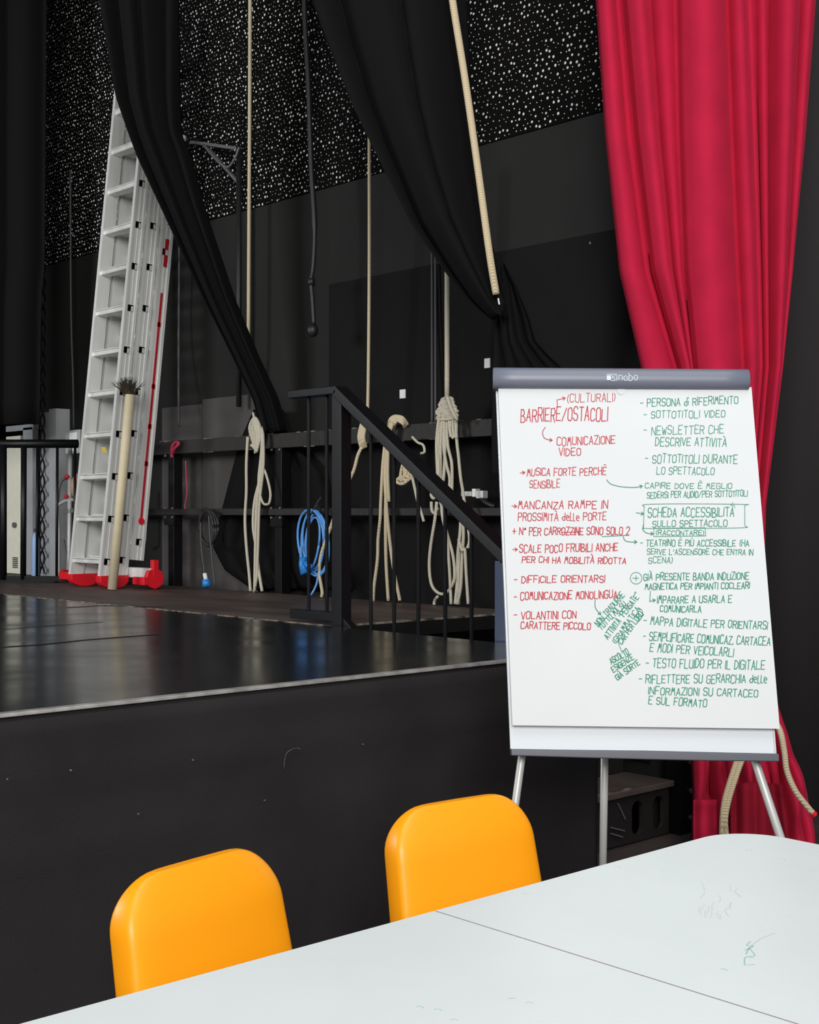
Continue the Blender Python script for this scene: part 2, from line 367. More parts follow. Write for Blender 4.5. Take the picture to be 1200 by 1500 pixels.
# ---- pin rail along the wall ----
pr = root('pin_rail', (5.15, 7, .94), 'black scuffed timber rail on posts along the side wall with ropes', 'rail')
MB().box((5.10, 4.55, 1.895), (5.17, 8.98, 1.985)).build('upper_beam', 'wood', pr, bevel=.003)
MB().box((5.10, 4.4, 1.48), (5.15, 9.2, 1.522)).build('lower_rail', 'wood', pr, bevel=.003)
for px in (256, 413):
    a = OX(px, 750, 5.14); y = a.y
    MB().box((5.11, y-.035, .3), (5.18, y+.035, 1.9)).build('rail_post', 'black', pr, bevel=.003)
    MB().box((5.095, y-.06, 1.41), (5.112, y+.06, 1.47)).build('bracket_plate', 'black', pr)
    for (dy, z_) in ((-.045, 1.465), (.045, 1.465), (-.04, 1.885), (.04, 1.885), (-.045, 1.525), (.045, 1.525)): MB().disc((5.096, y+dy, z_), (-1,0,0), .007, .008, 8).build('bolt', 'bolt', pr)
for y in (4.6, 9.0): MB().box((5.11, y-.03, .3), (5.17, y+.03, 1.9)).build('rail_post', 'black', pr)
mb = MB(); yv = 4.9
while yv < 8.9:
    L = random.uniform(.01, .11)
    if random.random() < .6: mb.box((5.098, yv, 1.982), (5.103+random.uniform(0,.006), yv+L, 1.9865))
    if random.random() < .4: mb.box((5.098, yv, 1.893), (5.102, yv+L, 1.897))
    yv += L + random.uniform(.01, .12)
tag(mb.build('scuff_mark', 'scuff', pr), 'bare wood showing along the beam edge', kind='stuff')
# ======================= DRAPES =======================
def cloth(name, m, tab, d_of, folds, ny, nx, parent=None, ytop=-320, ybot=600, noise=0.0, thick=.006):
    """tab rows: (py, left px, right px); folds(u, v) -> metres towards the camera"""
    rows = []
    for i in range(ny):
        v = i/(ny-1); py = ytop + (ybot - ytop)*v; l, r = interp(tab, py); row = []
        for j in range(nx):
            u = j/(nx-1); px = l + (r-l)*u; d = d_of(v) - folds(u, v, py)
            row.append(CAM + F*d + R*((px-600)/FPX*d_of(v)) + Z*((750-py)/FPX*d_of(v)))
        rows.append(row)
    return MB().grid(rows).build(name, m, parent, smooth=True, thick=thick)
# swag 1 (over the ladder)
def f1(u, v, py):
    a = .10 * (1 - .55*v)
    return a*abs(math.sin(math.pi*(3.2*u + .7*v + .15)))**.8 + .03*math.sin(14*u + 4*v)+ .10*math.sin(math.pi*u)
s1 = cloth('tied_drape', 'drape', [(-320, 95, 262), (0, 150, 265), (150, 175, 266), (200, 192, 268), (235, 205, 282), (310, 240, 302), (440, 300, 345), (520, 340, 378), (585, 371, 408), (640, 385, 424), (665, 390, 418)],
      lambda v: 7.9 + .62*v, f1, 110, 70, ytop=-320, ybot=633)
tag(s1, 'black drape pulled aside in a narrow sash across the ladder', 'curtain')
def f1b(u, v, py): return .02*math.sin(u*9+v*2) + .012*math.sin(u*21 + v*6) 
rows = []
tabb = [(600, 372, 415), (650, 350, 430), (690, 340, 470), (745, 326, 486), (800, 312, 500), (835, 330, 510), (870, 380, 520)]
for i in range(40):
    v = i/39; py = 600 + 262*v; l, r = interp(tabb, py)
    rows.append([OX(l+(r-l)*j/49, py, WX-.075 + .03*math.sin(j*.5+v*3)*(.4+v) ) for j in range(50)])
MB().grid(rows).build('drape_tail', 'drape', s1, smooth=True, thick=.006)
# swag 2
def f2(u, v, py):
    a = .12*(1-.75*max(0, v-.3))
    return a*abs(math.sin(math.pi*(2.6*u**.8 + .35*v + .2)))**.7 + .035*math.sin(11*u+3*v) + .12*math.sin(math.pi*u)
s2 = cloth('tied_drape', 'drape', [(-320, 395, 690), (0, 455, 683), (70, 480, 686), (170, 520, 690), (250, 560, 697), (330, 600, 712), (400, 650, 730), (440, 682, 740), (462, 706, 742), (470, 722, 738)],
      lambda v: 6.5 + .0*v, f2, 130, 90, ytop=-320, ybot=470)
tag(s2, 'black drape gathered by the thick beige rope above the easel', 'curtain')
def f2b(u, v, py): return .05*abs(math.sin(math.pi*(5*u+.2)))*(.3+v) + .03*math.sin(8*u-5*v)
rows = []
t2 = [(385, 735, 739), (420, 732, 757), (465, 724, 775), (500, 724, 785), (520, 724, 803), (545, 722, 830), (700, 720, 850)]
for i in range(50):
    v = i/49; py = 385 + 310*v; l, r = interp(t2, py)
    rows.append([P(l+(r-l)*j/59, py, 6.55 - f2b(j/59, v, py)) for j in range(60)])
MB().grid(rows).build('drape_tail', 'drape', s2, smooth=True, thick=.006)
MB().ell(P(730, 447, 6.36), .03, .03, .055).build('tie_knot', 'drape', s2, smooth=True)
MB().bar(P(730, 437, 6.30), P(731.5, 446, 6.30), .006, .006).build('tie_clip', 'white', s2)
# leg drape at far left
def f0(u, v, py): return .09*abs(math.sin(math.pi*(4*u+.1)))**.8
s0 = cloth('leg_drape', 'drape', [(-320, -150, 74), (0, -140, 70), (390, -135, 67), (440, -135, 62), (620, -135, 60), (622, -135, 58)], lambda v: 10.2, f0, 30, 60, ytop=-500, ybot=622)
tag(s0, 'straight black drape hanging at the far left of the stage', 'curtain')
# red curtain
FOLD = [(-320, [858,885,900,935,990,1060,1088,1108,1128,1182,1203]),
        (0,    [873,898,912,947,988,1054,1085,1103,1122,1168,1196]),
        (200,  [887,915,930,962,991,1062,1094,1108,1122,1158,1180]),
        (400,  [908,942,955,982,998,1072,1102,1113,1122,1148,1160]),
        (540,  [940,985,995,1005,1012,1081,1106,1116,1123,1138,1144]),
        (740,  [985,1015,1023,1035,1045,1078,1092,1100,1106,1114,1120]),
        (900,  [1020,1035,1040,1050,1060,1080,1090,1097,1102,1110,1117]),
        (1000, [1022,1036,1042,1054,1066,1084,1095,1102,1110,1120,1128]),
        (1110, [1014,1030,1040,1060,1075,1090,1105,1120,1135,1150,1165]),
        (1160, [1013,1030,1042,1062,1080,1098,1115,1130,1145,1165,1184]),
        (1260, [1016,1035,1050,1070,1090,1110,1125,1140,1158,1178,1197])]
FA = [.08, .035, .14, .09, .16, .11, .05, .055, .13, .09]
FO = [.02, -.05, .0, -.02, .07, .04, -.02, .0, .03, -.02]
rows = []; NYR = 200
PY0, PY1 = -320, 1249
DR = 6.0
for i in range(NYR):
    py = PY0 + (PY1-PY0)*i/(NYR-1)
    for a, b in zip(FOLD, FOLD[1:]):
        if py <= b[0]: break
    t = max(0, min(1, (py-a[0])/(b[0]-a[0]))); t = t*t*(3-2*t) if 0 else t
    ed = [p+(q-p)*t for p, q in zip(a[1], b[1])]
    sc = (ed[-1]-ed[0])/323
    row = []
    for k in range(10):
        for j in range(10 if k < 9 else 11):
            s_ = j/10; px = ed[k] + (ed[k+1]-ed[k])*s_
            h = FA[k]*(math.sin(math.pi*min(1, s_**.75))**.75 if 0 < s_ < 1 else 0) + FO[k] + (FO[min(k+1, 9)]-FO[k])*s_*0
            h += .05*math.sin(math.pi*(k+s_)/10)
            h *= (.35+.65*sc)
            if py > 1060: h += .022*math.sin(px*.13+py*.05)*min(1, (py-1060)/60)
            d = DR - h
            row.append(CAM + F*d + R*((px-600)/FPX*DR) + Z*((750-py)/FPX*DR))
    rows.append(row)
rc = MB().grid(rows).build('red_curtain', 'red', None, smooth=True, thick=.008)
tag(rc, 'tall red velvet curtain tied at its waist beside the easel', 'curtain')
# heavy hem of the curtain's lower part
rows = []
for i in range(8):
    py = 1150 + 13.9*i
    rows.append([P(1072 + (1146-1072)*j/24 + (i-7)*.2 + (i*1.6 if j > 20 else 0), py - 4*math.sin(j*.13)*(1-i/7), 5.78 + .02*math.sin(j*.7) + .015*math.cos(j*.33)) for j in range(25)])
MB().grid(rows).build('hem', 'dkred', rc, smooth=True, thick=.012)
rows = []
for i in range(8):
    py = 1172 + 9.5*i
    rows.append([P(1016 + (1050-1016)*j/14, py, 5.80 + .02*math.cos(j*.5) + .01*math.sin(i)) for j in range(15)])
MB().grid(rows).build('hem', 'red', rc, smooth=True, thick=.012)
# tie rope of the curtain
tr = root('curtain_tie_rope', P(1100, 1240, 5.7), 'beige doubled rope tying the red curtain, hanging at its foot', 'rope')
for k, dx in enumerate((0, 7)):
    MB().tube(smooth_path([P(1100+dx*.3, 1040, 5.74), P(1086+dx, 1095, 5.66), P(1074+dx, 1130, 5.64), P(1062+dx*.9, 1170, 5.63), P(1058+dx*.7, 1200, 5.64), P(1057+dx*1.1, 1226, 5.68)], 6), .0115, 10).build('rope_strand', 'ropeb', tr, smooth=True)
t2_ = root('curtain_tie_rope', P(1190, 1195, 5.7), 'loose beige rope end with red tip on the curtain\'s right', 'rope')
MB().tube(smooth_path([P(1120, 1040, 5.78), P(1141, 1066, 5.62), P(1149, 1100, 5.60), P(1153, 1130, 5.6), P(1165, 1158, 5.6), P(1180, 1178, 5.61), P(1190, 1190, 5.62)], 6), .0125, 10).build('rope_strand', 'rope', t2_, smooth=True)
MB().tube([P(1190, 1190, 5.62), P(1194, 1194, 5.62)], .014, 10).build('red_tip', 'redp', t2_)
# ======================= LADDER =======================
lx, ly = 4.50, 7.89
ld = root('extension_ladder', (lx, ly+.2, 1.0), 'tall aluminium triple extension ladder with red feet leaning against the side wall', 'ladder')
an = math.radians(6.0); U = Vector((0, 1, 0)); W = Vector((math.sin(an), 0, math.cos(an))); T = Vector((math.cos(an), 0, -math.sin(an)))
B0 = Vector((lx, ly, 1.0)) + W*.06
W_ = .40; TS = .112; TD = .092
for k in range(3):
    Lk = (3.78, 3.70, 2.72)[k]; o0 = B0 + T*TS*k + (W*.02 if k else W*0) + (W*.13 if k == 2 else W*0)
    sec = MB()
    for side in (0, 1):
        q = o0 + U*(0 if side == 0 else W_-.022)
        st_ = MB(); st_.obox(q, T*TD, U*.022, W*Lk)
        # raised flanges of the channel on the outer side
        oy = -.008 if side == 0 else .022
        st_.obox(q + U*oy, T*.016, U*.008, W*Lk); st_.obox(q + U*oy + T*(TD-.018), T*.018, U*.008, W*Lk)
        st_.obox(q + U*(oy+.004) + T*.045, T*.006, U*.004, W*Lk)
        so = st_.build('stile', 'alu', ld)
        if side == 0:
            for n_ in range(20):
                if .10+.28*n_ > Lk-.05: break
                if k == 2 and n_ not in (0, 8, 7): continue
                c = q + W*(.10 + .28*n_ + .0*k) + U*-.0095 + T*.022
                MB().obox(c, T*.04, U*.004, W*.042).build('rung_socket', 'hole', so)
                MB().obox(c + T*.022 - U*.002, T*.016, U*.004, W*.034).build('rung_end', 'alu', so)
        if k == 0:
            # red rubber foot
            c = q + T*(TD/2) + U*.011 - W*.012
            ctr = Vector((q.x + .105, c.y - .032, 1.0)); pl = [ctr + Vector((-.105, 0, .085)), ctr + Vector((.105, 0, .085))]
            pl += [ctr + Vector((.105*math.cos(t_*math.pi/10), 0, .055 - .055*math.sin(t_*math.pi/10))) for t_ in range(11)]
            MB().prism(pl, (0, .064, 0)).build('rubber_foot', 'redp', ld, bevel=.004)
    for n_ in range(20):
        if .10+.28*n_ > Lk-.05: break
        c = o0 + W*(.105 + .28*n_) + U*.02
        sp = .0 if k else -.0
        rg = MB().obox(c + T*.012, T*.066, U*(W_-.04), W*.028); rg.obox(c + T*.0 + W*.026, T*.09, U*(W_-.04), W*.008)
        rg.build('rung', 'alu', ld, bevel=.003)
# red stripe and printed labels on the rear stile
q = B0 + T*(TS*2+.035) - U*.010
MB().obox(q + W*.40, T*.016, U*.003, W*1.55).build('red_pull_cord', 'redline', ld)
for h in (.40, .78, 1.03, 1.30, 1.72): MB().obox(q + W*h - T*.004, T*.026, U*.005, W*.03).build('cord_clip', 'redp', ld)
MB().disc(q + W*.41 + T*.008 - U*.008, U, .022, .006, 16).disc(q + W*.41 + T*.008 - U*.010, U, .008, .003, 10).build('cord_pulley', 'redp', ld)
MB().obox(q + W*2.13, T*.028, U*.002, W*.19).build('red_label', 'redline', ld)
MB().obox(q + W*2.40 - T*.005, T*.05, U*.002, W*.21).build('white_label', 'white', ld)
lt = MB()
for i in range(9): lt.obox(q + W*(2.415+.02*i) - U*.001, T*.036, U*.001, W*.006)
lt.build('label_print', 'dgrey', ld)
# stabiliser beam
sb = MB().box((4.72, 7.62, 1.07), (4.78, 8.62, 1.135)); sbo = sb.build('stabiliser_beam', 'alu', ld, bevel=.003)
for y_ in (7.62, 8.60):
    MB().disc((4.75, y_-.018, 1.07), (0, 1, 0), .068, .036, 8).box((4.735, y_-.02, 1.08), (4.775, y_+.02, 1.19)).box((4.665, y_-.02, 1.03), (4.70, y_+.12, 1.08)).build('stabiliser_foot', 'redp', ld, bevel=.003)
# padlock tag
MB().obox(P(148, 655, 8.95), R*.03, Z*-.035+R*.01, F*.01).build('yellow_tag', 'yellow', ld)
# ======================= BROOM =======================
br = root('brush_in_tube', P(163, 862, 8.55), 'cream cardboard tube with dark bristles at its top leaning on the ladder', 'brush')
a, b = OZ(164, 864, 1.0), P(190.5, 578, 8.72)
a = P(164.5, 860, 8.72); a.z = 1.006
MB().tube([a, b], .030, 18).build('pole', 'tube', br, smooth=True)
bm_ = MB()
ax = (b-a).normalized()
for i in range(230):
    s_ = Vector((random.uniform(-1,1), random.uniform(-1,1), 0)); s_ = s_*.018
    sp = (R*random.gauss(-.25, .42) + F*random.gauss(0,.3) + Z*1.0).normalized(); L = random.uniform(.07, .14)
    p0 = b + s_ - ax*.02; p1 = p0 + sp*L*.5 + Z*.01; p2 = p0 + sp*L
    bm_.tube([p0, p1, p2], [.0022, .0020, .0010], 4)
tag(bm_.build('bristle', 'bristle', br), 'dark splayed bristles', kind='stuff')
# ======================= ROPES =======================
def hang(name, label, pts, r, m, cat='rope', group=None, n=6, seg=8):
    o = MB().tube(smooth_path(pts, n), r, seg).build(name, m, smooth=True); return tag(o, label, cat, group)
hang('hanging_rope', 'beige rope hanging straight down left of the middle, ending behind the sash drape', [OX(367, -250, 5.16), OX(366, 120, 5.16), OX(365, 300, 5.16), OX(364, 500, 5.16), OX(364, 560, 5.18)], .0115, 'rope')
hang('thick_rope', 'thick braided beige rope slanting down to the gathered black drape', [P(640, -250, 6.25), P(652, -90, 6.25), P(663, 0, 6.25), P(682, 120, 6.25), P(702, 260, 6.25), P(717, 370, 6.25), P(727, 431, 6.28)], .0165, 'ropeb', seg=12)
# middle rope
hg = root('hanging_rope', OX(541, 620, 5.05), 'thin beige rope hanging to the beam, knotted beside the black newel post', 'rope')
MB().tube(smooth_path([OX(541, 195, 5.0), OX(541, 400, 5.02), OX(539, 590, 5.05), OX(536, 625, 5.06)], 5), .009, 8).build('rope_strand', 'rope', hg, smooth=True)
MB().tube(smooth_path([OX(541, 195, 5.0), OX(541, 170, 5.0)], 2), .005, 6).build('end_tie', 'cable', hg)
def loop_pts(cx, cy, rx, ry, x, n=18, ph=0, turns=1.0, jit=0, tilt=0):
    out = []
    for i in range(int(n*turns)+1):
        a_ = ph + 2*math.pi*i/n; dx = rx*math.cos(a_); dy = ry*math.sin(a_)
        out.append(OX(cx + dx*math.cos(tilt) - dy*math.sin(tilt) + random.uniform(-jit, jit), cy + dx*math.sin(tilt) + dy*math.cos(tilt), x + .012*math.sin(a_*.5+ph) + random.uniform(-.004, .004)))
    return out
kn = MB()
for i in range(4): kn.tube(smooth_path([OX(530+i*2, 620+i, 5.06), OX(526+i*2.2, 640, 5.03), OX(530+i*2, 658-i, 5.06)], 5), .010, 8)
kn.build('knot', 'rope', hg, smooth=True)
kt = MB().tube(smooth_path([OX(530, 655, 5.05), OX(524, 668, 5.04), OX(518, 690, 5.03), OX(506, 715, 5.03), OX(495, 736, 5.03), OX(487, 765, 5.03), OX(478, 790, 5.03), OX(470, 815, 5.03), OX(468, 840, 5.03), OX(472, 866, 5.0), OX(471, 874, 5.0)], 5), .0095, 8)
kt.build('rope_tail', 'rope', hg, smooth=True)
# left bundle hung on beam (px 375)
lb = root('rope_hank', OX(378, 870, 5.0), 'cream rope hank knotted over the beam beside the ladder end of the wall', 'rope')
lb['label'] = 'cream rope hank looped over the beam right of the ladder, tails down to the deck'
kn = MB()
for i in range(5):
    kn.tube(smooth_path([OX(368+i*1.5, 640+i*6, 5.07), OX(366+i*2.5, 625+i*2, 5.05), OX(373, 612+i*3, 5.04), OX(380-i, 622+i*3, 5.05), OX(382-i*1.5, 640+i*4, 5.06), OX(376, 655+i*1.5, 5.06), OX(368+i, 652, 5.06)], 5), .0095, 8)
kn.tube(smooth_path([OX(373, 617, 5.05), OX(372, 610, 5.05), OX(371, 604, 5.06)], 4), [.008]*8+[.004], 8)
kn.build('knot', 'ropew', lb, smooth=True)
for pts, r in (([(363,640),(361,680),(361,720),(359,760),(361,800),(365,840),(367,866)], .009),
            ([(383,628),(385,660),(381,700),(373,735),(371,770),(375,800),(379,835),(384,866)], .0095),
            ([(384,640),(383,690),(377,730),(375,765),(374,810),(373,866)], .009),
            ([(385,625),(386,680),(380,740),(378,800),(376,845),(372,867)], .0085),
            ([(383,680),(390,695),(396,720),(395,735),(391,739),(385,736),(380,720),(379,700),(382,670),(384,640)], .0075)):
    MB().tube(smooth_path([OX(x, y, 5.04 + .008*random.uniform(-1,1)) for x, y in pts], 6), r, 8).build('rope_strand', 'ropew', lb, smooth=True)
# centre coil over the beam (px 565)
cb = root('rope_hank', OX(565, 880, 5.0), 'beige rope hank draped over the beam between the first railing balusters', 'rope')
kn = MB()
for i in range(5): kn.tube(smooth_path([OX(570+i*2, 628, 5.10), OX(571+i*2, 616+i, 5.04), OX(578+i, 610+i*1.5, 5.05), OX(590, 612+i*2, 5.06), OX(597-i, 622+i, 5.1)], 5), .0095, 8)
kn.build('knot', 'rope', cb, smooth=True)
for pts in (([(573,618),(566,640),(561,680),(558,735),(557,760),(554,790),(553,820),(548,860),(547,880)]),
            ([(575,618),(568,645),(566,690),(565,740),(565,790),(566,830),(569,880)]),
            ([(572,622),(567,650),(564,700),(567,750),(572,800),(577,835),(583,865),(586,880)]),
            ([(577,618),(570,640),(568,690),(570,735)])):
    MB().tube(smooth_path([OX(x, y, 5.04+.008*random.uniform(-1,1)) for x, y in pts], 6), .009, 8).build('rope_strand', 'rope', cb, smooth=True)
# small hank (px 597)
sh = root('rope_hank', OX(597, 715, 5.03), 'small twisted beige rope hank hanging under the sloping handrail', 'rope')
for k, (cx, cy, rx, ry, ti) in enumerate(((597,682,4,22,.1),(600,682,3.5,20,-.05),(593,685,4,20,.25),(590,703,9,5,-.3),(588,705,6,4,.1))):
    MB().tube(loop_pts(cx, cy, rx, ry, 5.02, tilt=ti), .0085, 8, close=False).build('rope_loop', 'rope', sh, smooth=True)
MB().tube(smooth_path([OX(604, 640, 5.05), OX(612, 648, 5.04), OX(620, 652, 5.04), OX(622, 662, 5.04), OX(617, 664, 5.05)], 5), .007, 8).build('rope_strand', 'ropew', sh, smooth=True)
MB().tube(smooth_path([OX(602, 690, 5.03), OX(607, 712, 5.03), OX(612, 735, 5.03), OX(617, 750, 5.03), OX(621, 764, 5.03)], 5), .0075, 8).build('rope_strand', 'ropew', sh, smooth=True)
# big hank (px 655)
bh = root('rope_hank', OX(655, 885, 5.0), 'large pale rope hank bound at its neck, right of the middle by the easel', 'rope')
MB().tube(smooth_path([OX(655, 240, 5.0), OX(655, 420, 5.02), OX(655, 585, 5.03)], 4), [.013]*9, 8).build('rope_strand', 'ropew', bh, smooth=True)
kn = MB()
for i in range(7): kn.tube(loop_pts(655, 586+i*4.2, 8+min(i,4)*1.8, 3.2, 5.02, n=16, tilt=.12*(i % 3-1)), .0085, 8)
kn.tube(smooth_path([OX(655, 580, 4.99), OX(662, 600, 4.98), OX(670, 615, 5.0)], 4), .009, 8)
kn.build('knot', 'ropew', bh, smooth=True)
big = [[(644,605),(640,640),(640,670),(643,720),(648,745)], [(646,602),(642,650),(643,690),(642,730)], [(649,602),(646,650),(646,700),(650,740)],
       [(652,602),(650,650),(654,680),(659,700),(658,720)], [(655,602),(656,650),(662,680),(662,720),(660,740)], [(650,605),(652,650),(650,700),(645,715)],
       [(660,604),(661,630),(664,642)], [(664,604),(664,630),(667,641)], [(667,602),(668,625),(669,642)], [(657,604),(659,628),(661,640)],
       [(669,600),(669,640),(672,670),(675,700),(678,718),(684,760),(688,790),(685,803)],
       [(637,705),(633,718),(632,726),(636,730),(641,722),(645,708)],
       [(640,735),(637,762),(631,800),(629,830),(632,855),(640,867),(650,870),(660,862),(666,845),(664,815),(656,785),(649,760),(647,735),(650,715)],
       [(652,728),(652,760),(656,800),(659,840),(661,885)], [(672,745),(675,770),(671,810),(670,850),(667,885)],
       [(672,745),(679,775),(677,820),(675,860),(670,885)], [(672,790),(677,806),(681,805),(683,840),(686,885)], [(676,750),(673,800),(672,850),(672,885)], [(641,874),(637,880),(636,886)],
       [(632,735),(633,748),(638,752),(641,744)], [(655,720),(660,728),(665,735),(668,742),(660,745)]]
for pts in big:
    MB().tube(smooth_path([OX(x, y, 5.03+.012*random.uniform(-1,1)) for x, y in pts], 6), .0082, 8).build('rope_strand', 'ropew', bh, smooth=True)
# ======================= CABLES =======================
# black cable with plug
bc = root('hanging_cable', OX(457, 490, 5.0), 'black cable hanging with a plug at its end in front of the wall', 'cable')
MB().tube(smooth_path([OX(442, -250, 5.0), OX(446, 0, 5.0), OX(452, 120, 5.0), OX(456, 240, 5.0), OX(461, 330, 5.0), OX(459, 390, 5.0), OX(456, 412, 5.0), OX(458, 440, 5.0), OX(460, 475, 5.0)], 6), [.016]*25+[.012]*24, 8).build('cable_run', 'cable', bc, smooth=True)
MB().ell(OX(458, 484, 5.0), .035, .035, .04).build('plug', 'cable', bc, smooth=True); MB().tube([OX(456, 408, 5.0), OX(456, 418, 5.0)], .022, 8).build('cable_joint', 'cable', bc, smooth=True)
pg = MB().tube([OX(350, 215, 5.2), OX(350, 460, 5.2), OX(350, 596, 5.2)], .018, 10)
tag(pg.build('conduit', 'cable', smooth=True), 'black vertical conduit pipe behind the beige rope, under the wall bracket', 'pipe')
wb = root('wall_bracket', OX(315, 240, 5.2), 'thin grey metal wall bracket high up beside the sash drape', 'bracket')
MB().bar(OX(280, 208, 5.25), OX(352, 218, 5.2), .02, .02).bar(OX(300, 212, 5.25), OX(350, 268, 5.2), .018, .018).build('arm', 'dgrey', wb)
MB().tube(smooth_path([OX(298, 212, 5.2), OX(318, 235, 5.15), OX(333, 245, 5.15), OX(344, 232, 5.15), OX(350, 216, 5.15)], 5), .008, 6).build('cable_run', 'dgrey', wb, smooth=True)
tag(MB().ell(OX(269, 202, 5.18), .02, .02, .02).build('small_lamp', 'white', smooth=True), 'tiny white lamp dot on the wall at the drape edge', 'lamp')
hang('thin_cable', 'thin grey cable pair hanging beside the ladder down to the beam', [OX(263, 120, 5.2), OX(263, 350, 5.2), OX(262, 500, 5.2), OX(262, 625, 5.1)], .009, 'gcord', 'cable')
hang('thin_cable', 'thin grey cable hanging left of the ladder down to the junction box', [OX(103, 250, 5.2), OX(104, 450, 5.2), OX(107, 560, 5.2), OX(108, 628, 5.2)], .008, 'gcord', 'cable')
for dx, lb_ in ((0, 'thin black cord hanging left of its twin beside the large rope hank'), (5, 'thin black cord hanging nearest the large rope hank')):
    hang('thin_cable', lb_, [OX(633+dx, 345, 5.26), OX(633+dx, 500, 5.24), OX(633+dx, 625, 5.2)], .007, 'gcord', 'cable', 'thin cord pair on the wall')
# blue coil
bcoil = root('coiled_cable', OX(460, 845, 5.0), 'blue cable coil with a blue plug hanging from the lower rail', 'cable')
for k in range(5):
    MB().tube(loop_pts(459+(k%2)*4-k*.5, 795+random.uniform(-3,3), 22-k*2.9, 49-k*2.4, 5.02+.006*k, n=28, tilt=.07*(k-2)), .0068, 8).build('cable_loop', 'blue', bcoil, smooth=True)
MB().tube(smooth_path([OX(442, 800, 5.0), OX(441, 815, 5.0), OX(444, 822, 5.0)], 4), .009, 8).build('cable_lead', 'blue', bcoil)
p = OX(447, 829, 4.99); MB().tube([OX(444, 816, 4.99), OX(444, 826, 4.99), OX(448, 840, 4.99)], [.022, .026, .032], 12).build('plug', 'bluep', bcoil, smooth=True); MB().tube([OX(446, 824, 4.98), OX(456, 832, 4.98)], .018, 10).build('plug_cap', 'bluep', bcoil, smooth=True)
MB().tube(smooth_path([OX(466, 842, 5.03), OX(464, 855, 5.02), OX(458, 868, 5.0), OX(453, 874, 5.0)], 4), .006, 8).build('cable_lead', 'blue', bcoil)
MB().tube(smooth_path([OX(458, 752, 5.02), OX(464, 740, 5.05), OX(472, 728, 5.06)], 4), .01, 6).tube(smooth_path([OX(470, 750, 5.02), OX(466, 738, 5.05), OX(468, 732, 5.06)], 4), .008, 6).build('tie', 'cable', bcoil)
# black coil with blue plug
kcoil = root('coiled_cable', OX(303, 862, 5.0), 'black cable coil hanging on the lower rail with blue plug on the deck', 'cable')
for k in range(3):
    MB().tube(loop_pts(303+k*1.5, 772, 10+k*2, 28-k*2, 5.03, n=24, tilt=-.12+.06*k), .008, 8).build('cable_loop', 'cable', kcoil, smooth=True)
MB().tube(smooth_path([OX(294, 765, 5.03), OX(295, 800, 5.03), OX(300, 842, 5.03)], 5), .006, 8).tube(smooth_path([OX(306, 755, 5.03), OX(309, 800, 5.03), OX(315, 860, 5.03)], 5), .006, 8).build('cable_lead', 'gcord', kcoil, smooth=True)
MB().tube([OX(300, 840, 5.03), OX(302, 850, 5.03)], .014, 10).build('plug_neck', 'white', kcoil, smooth=True)
MB().tube([OX(302, 849, 5.03), OX(303, 859, 5.03)], [.026, .030], 12).build('plug', 'bluep', kcoil, smooth=True)
# red ribbon, pink string
hang('tied_ribbon', 'dark pink ribbon knotted over the beam next to the ladder', [OX(252, 670, 5.07), OX(252, 655, 5.06), OX(257, 648, 5.07), OX(262, 650, 5.07), OX(255, 658, 5.06), OX(251, 668, 5.07)], .010, 'pink', 'ribbon')
hang('pink_string', 'thin pink string hanging between the beam and the lower rail', [OX(272, 675, 5.08), OX(273, 700, 5.08), OX(274, 722, 5.08), OX(271, 740, 5.08), OX(272, 746, 5.08)], .004, 'pink', 'string')
# clamp fittings behind the right railing
cf = root('cable_connector', OX(700, 722, 5.2), 'pale metal connectors on the wall just left of the easel', 'connector')
for (x0, y0, x1, y1) in ((683,720,697,727),(699,716,704,728),(705,719,715,730)):
    a = OX(x0, y0, 5.16); b = OX(x1, y1, 5.16); MB().box((5.12, b.y, b.z), (5.16, a.y, a.z)).build('connector_body', 'alu', cf, bevel=.003)
MB().tube(smooth_path([OX(704, 728, 5.14), OX(712, 736, 5.12), OX(725, 742, 5.12)], 4), .014, 8).build('cable_run', 'cable', cf, smooth=True)
# ======================= FAR LEFT =======================
dr = struct(MB().box((WX-.03, 10.33, .9), (WX+.01, 10.88, 2.27)).build('door_1', 'hole'), 'narrow pale door at the far left of the stage')
a = OX(12, 640, WX-.05); b = OX(33, 842, WX-.05)
MB().box((WX-.07, b.y, .99), (WX-.03, a.y, a.z)).build('door_leaf', 'cream', dr, bevel=.004)
a2 = OX(12, 625, WX-.05); b2 = OX(52, 629, WX-.05); MB().box((WX-.07, b2.y, b2.z), (WX-.02, a2.y, a2.z)).build('door_head', 'greyd', dr)
a2 = OX(37, 627, WX-.05); b2 = OX(51, 845, WX-.05); MB().box((WX-.07, b2.y, .99), (WX-.02, a2.y, a2.z)).build('door_jamb', 'greyd', dr)
c = OX(22.5, 769, WX-.075); MB().disc(c, (-1,0,0), .022, .02, 14).build('door_handle', 'dgrey', dr)
a2 = OX(19, 815, WX-.073); b2 = OX(26, 832, WX-.073)
v_ = MB()
for i in range(6): z_ = b2.z + (a2.z-b2.z)*i/6; v_.box((WX-.078, b2.y, z_), (WX-.07, a2.y, z_+.010))
v_.build('door_vent', 'dgrey', dr)
for i, (x0, x1, ytop) in enumerate(((66, 80, 605), (82, 92, 600), (40, 48, 640))[:2]):
    a = OX(x0, ytop, 5.24); b = OX(x1, 845, 5.24)
    MB().box((5.2 - .02*i, b.y, .5), (WX, a.y, a.z)).build('pale_panel', 'greyd', wr)
rl = root('stage_railing', P(60, 853, 9.7), 'black tubular guard rail at the far left in front of the pale door', 'railing')
MB().tube([P(-120, 650, 9.75), P(114, 650, 9.7)], .031, 14).build('top_rail', 'black', rl, smooth=True)
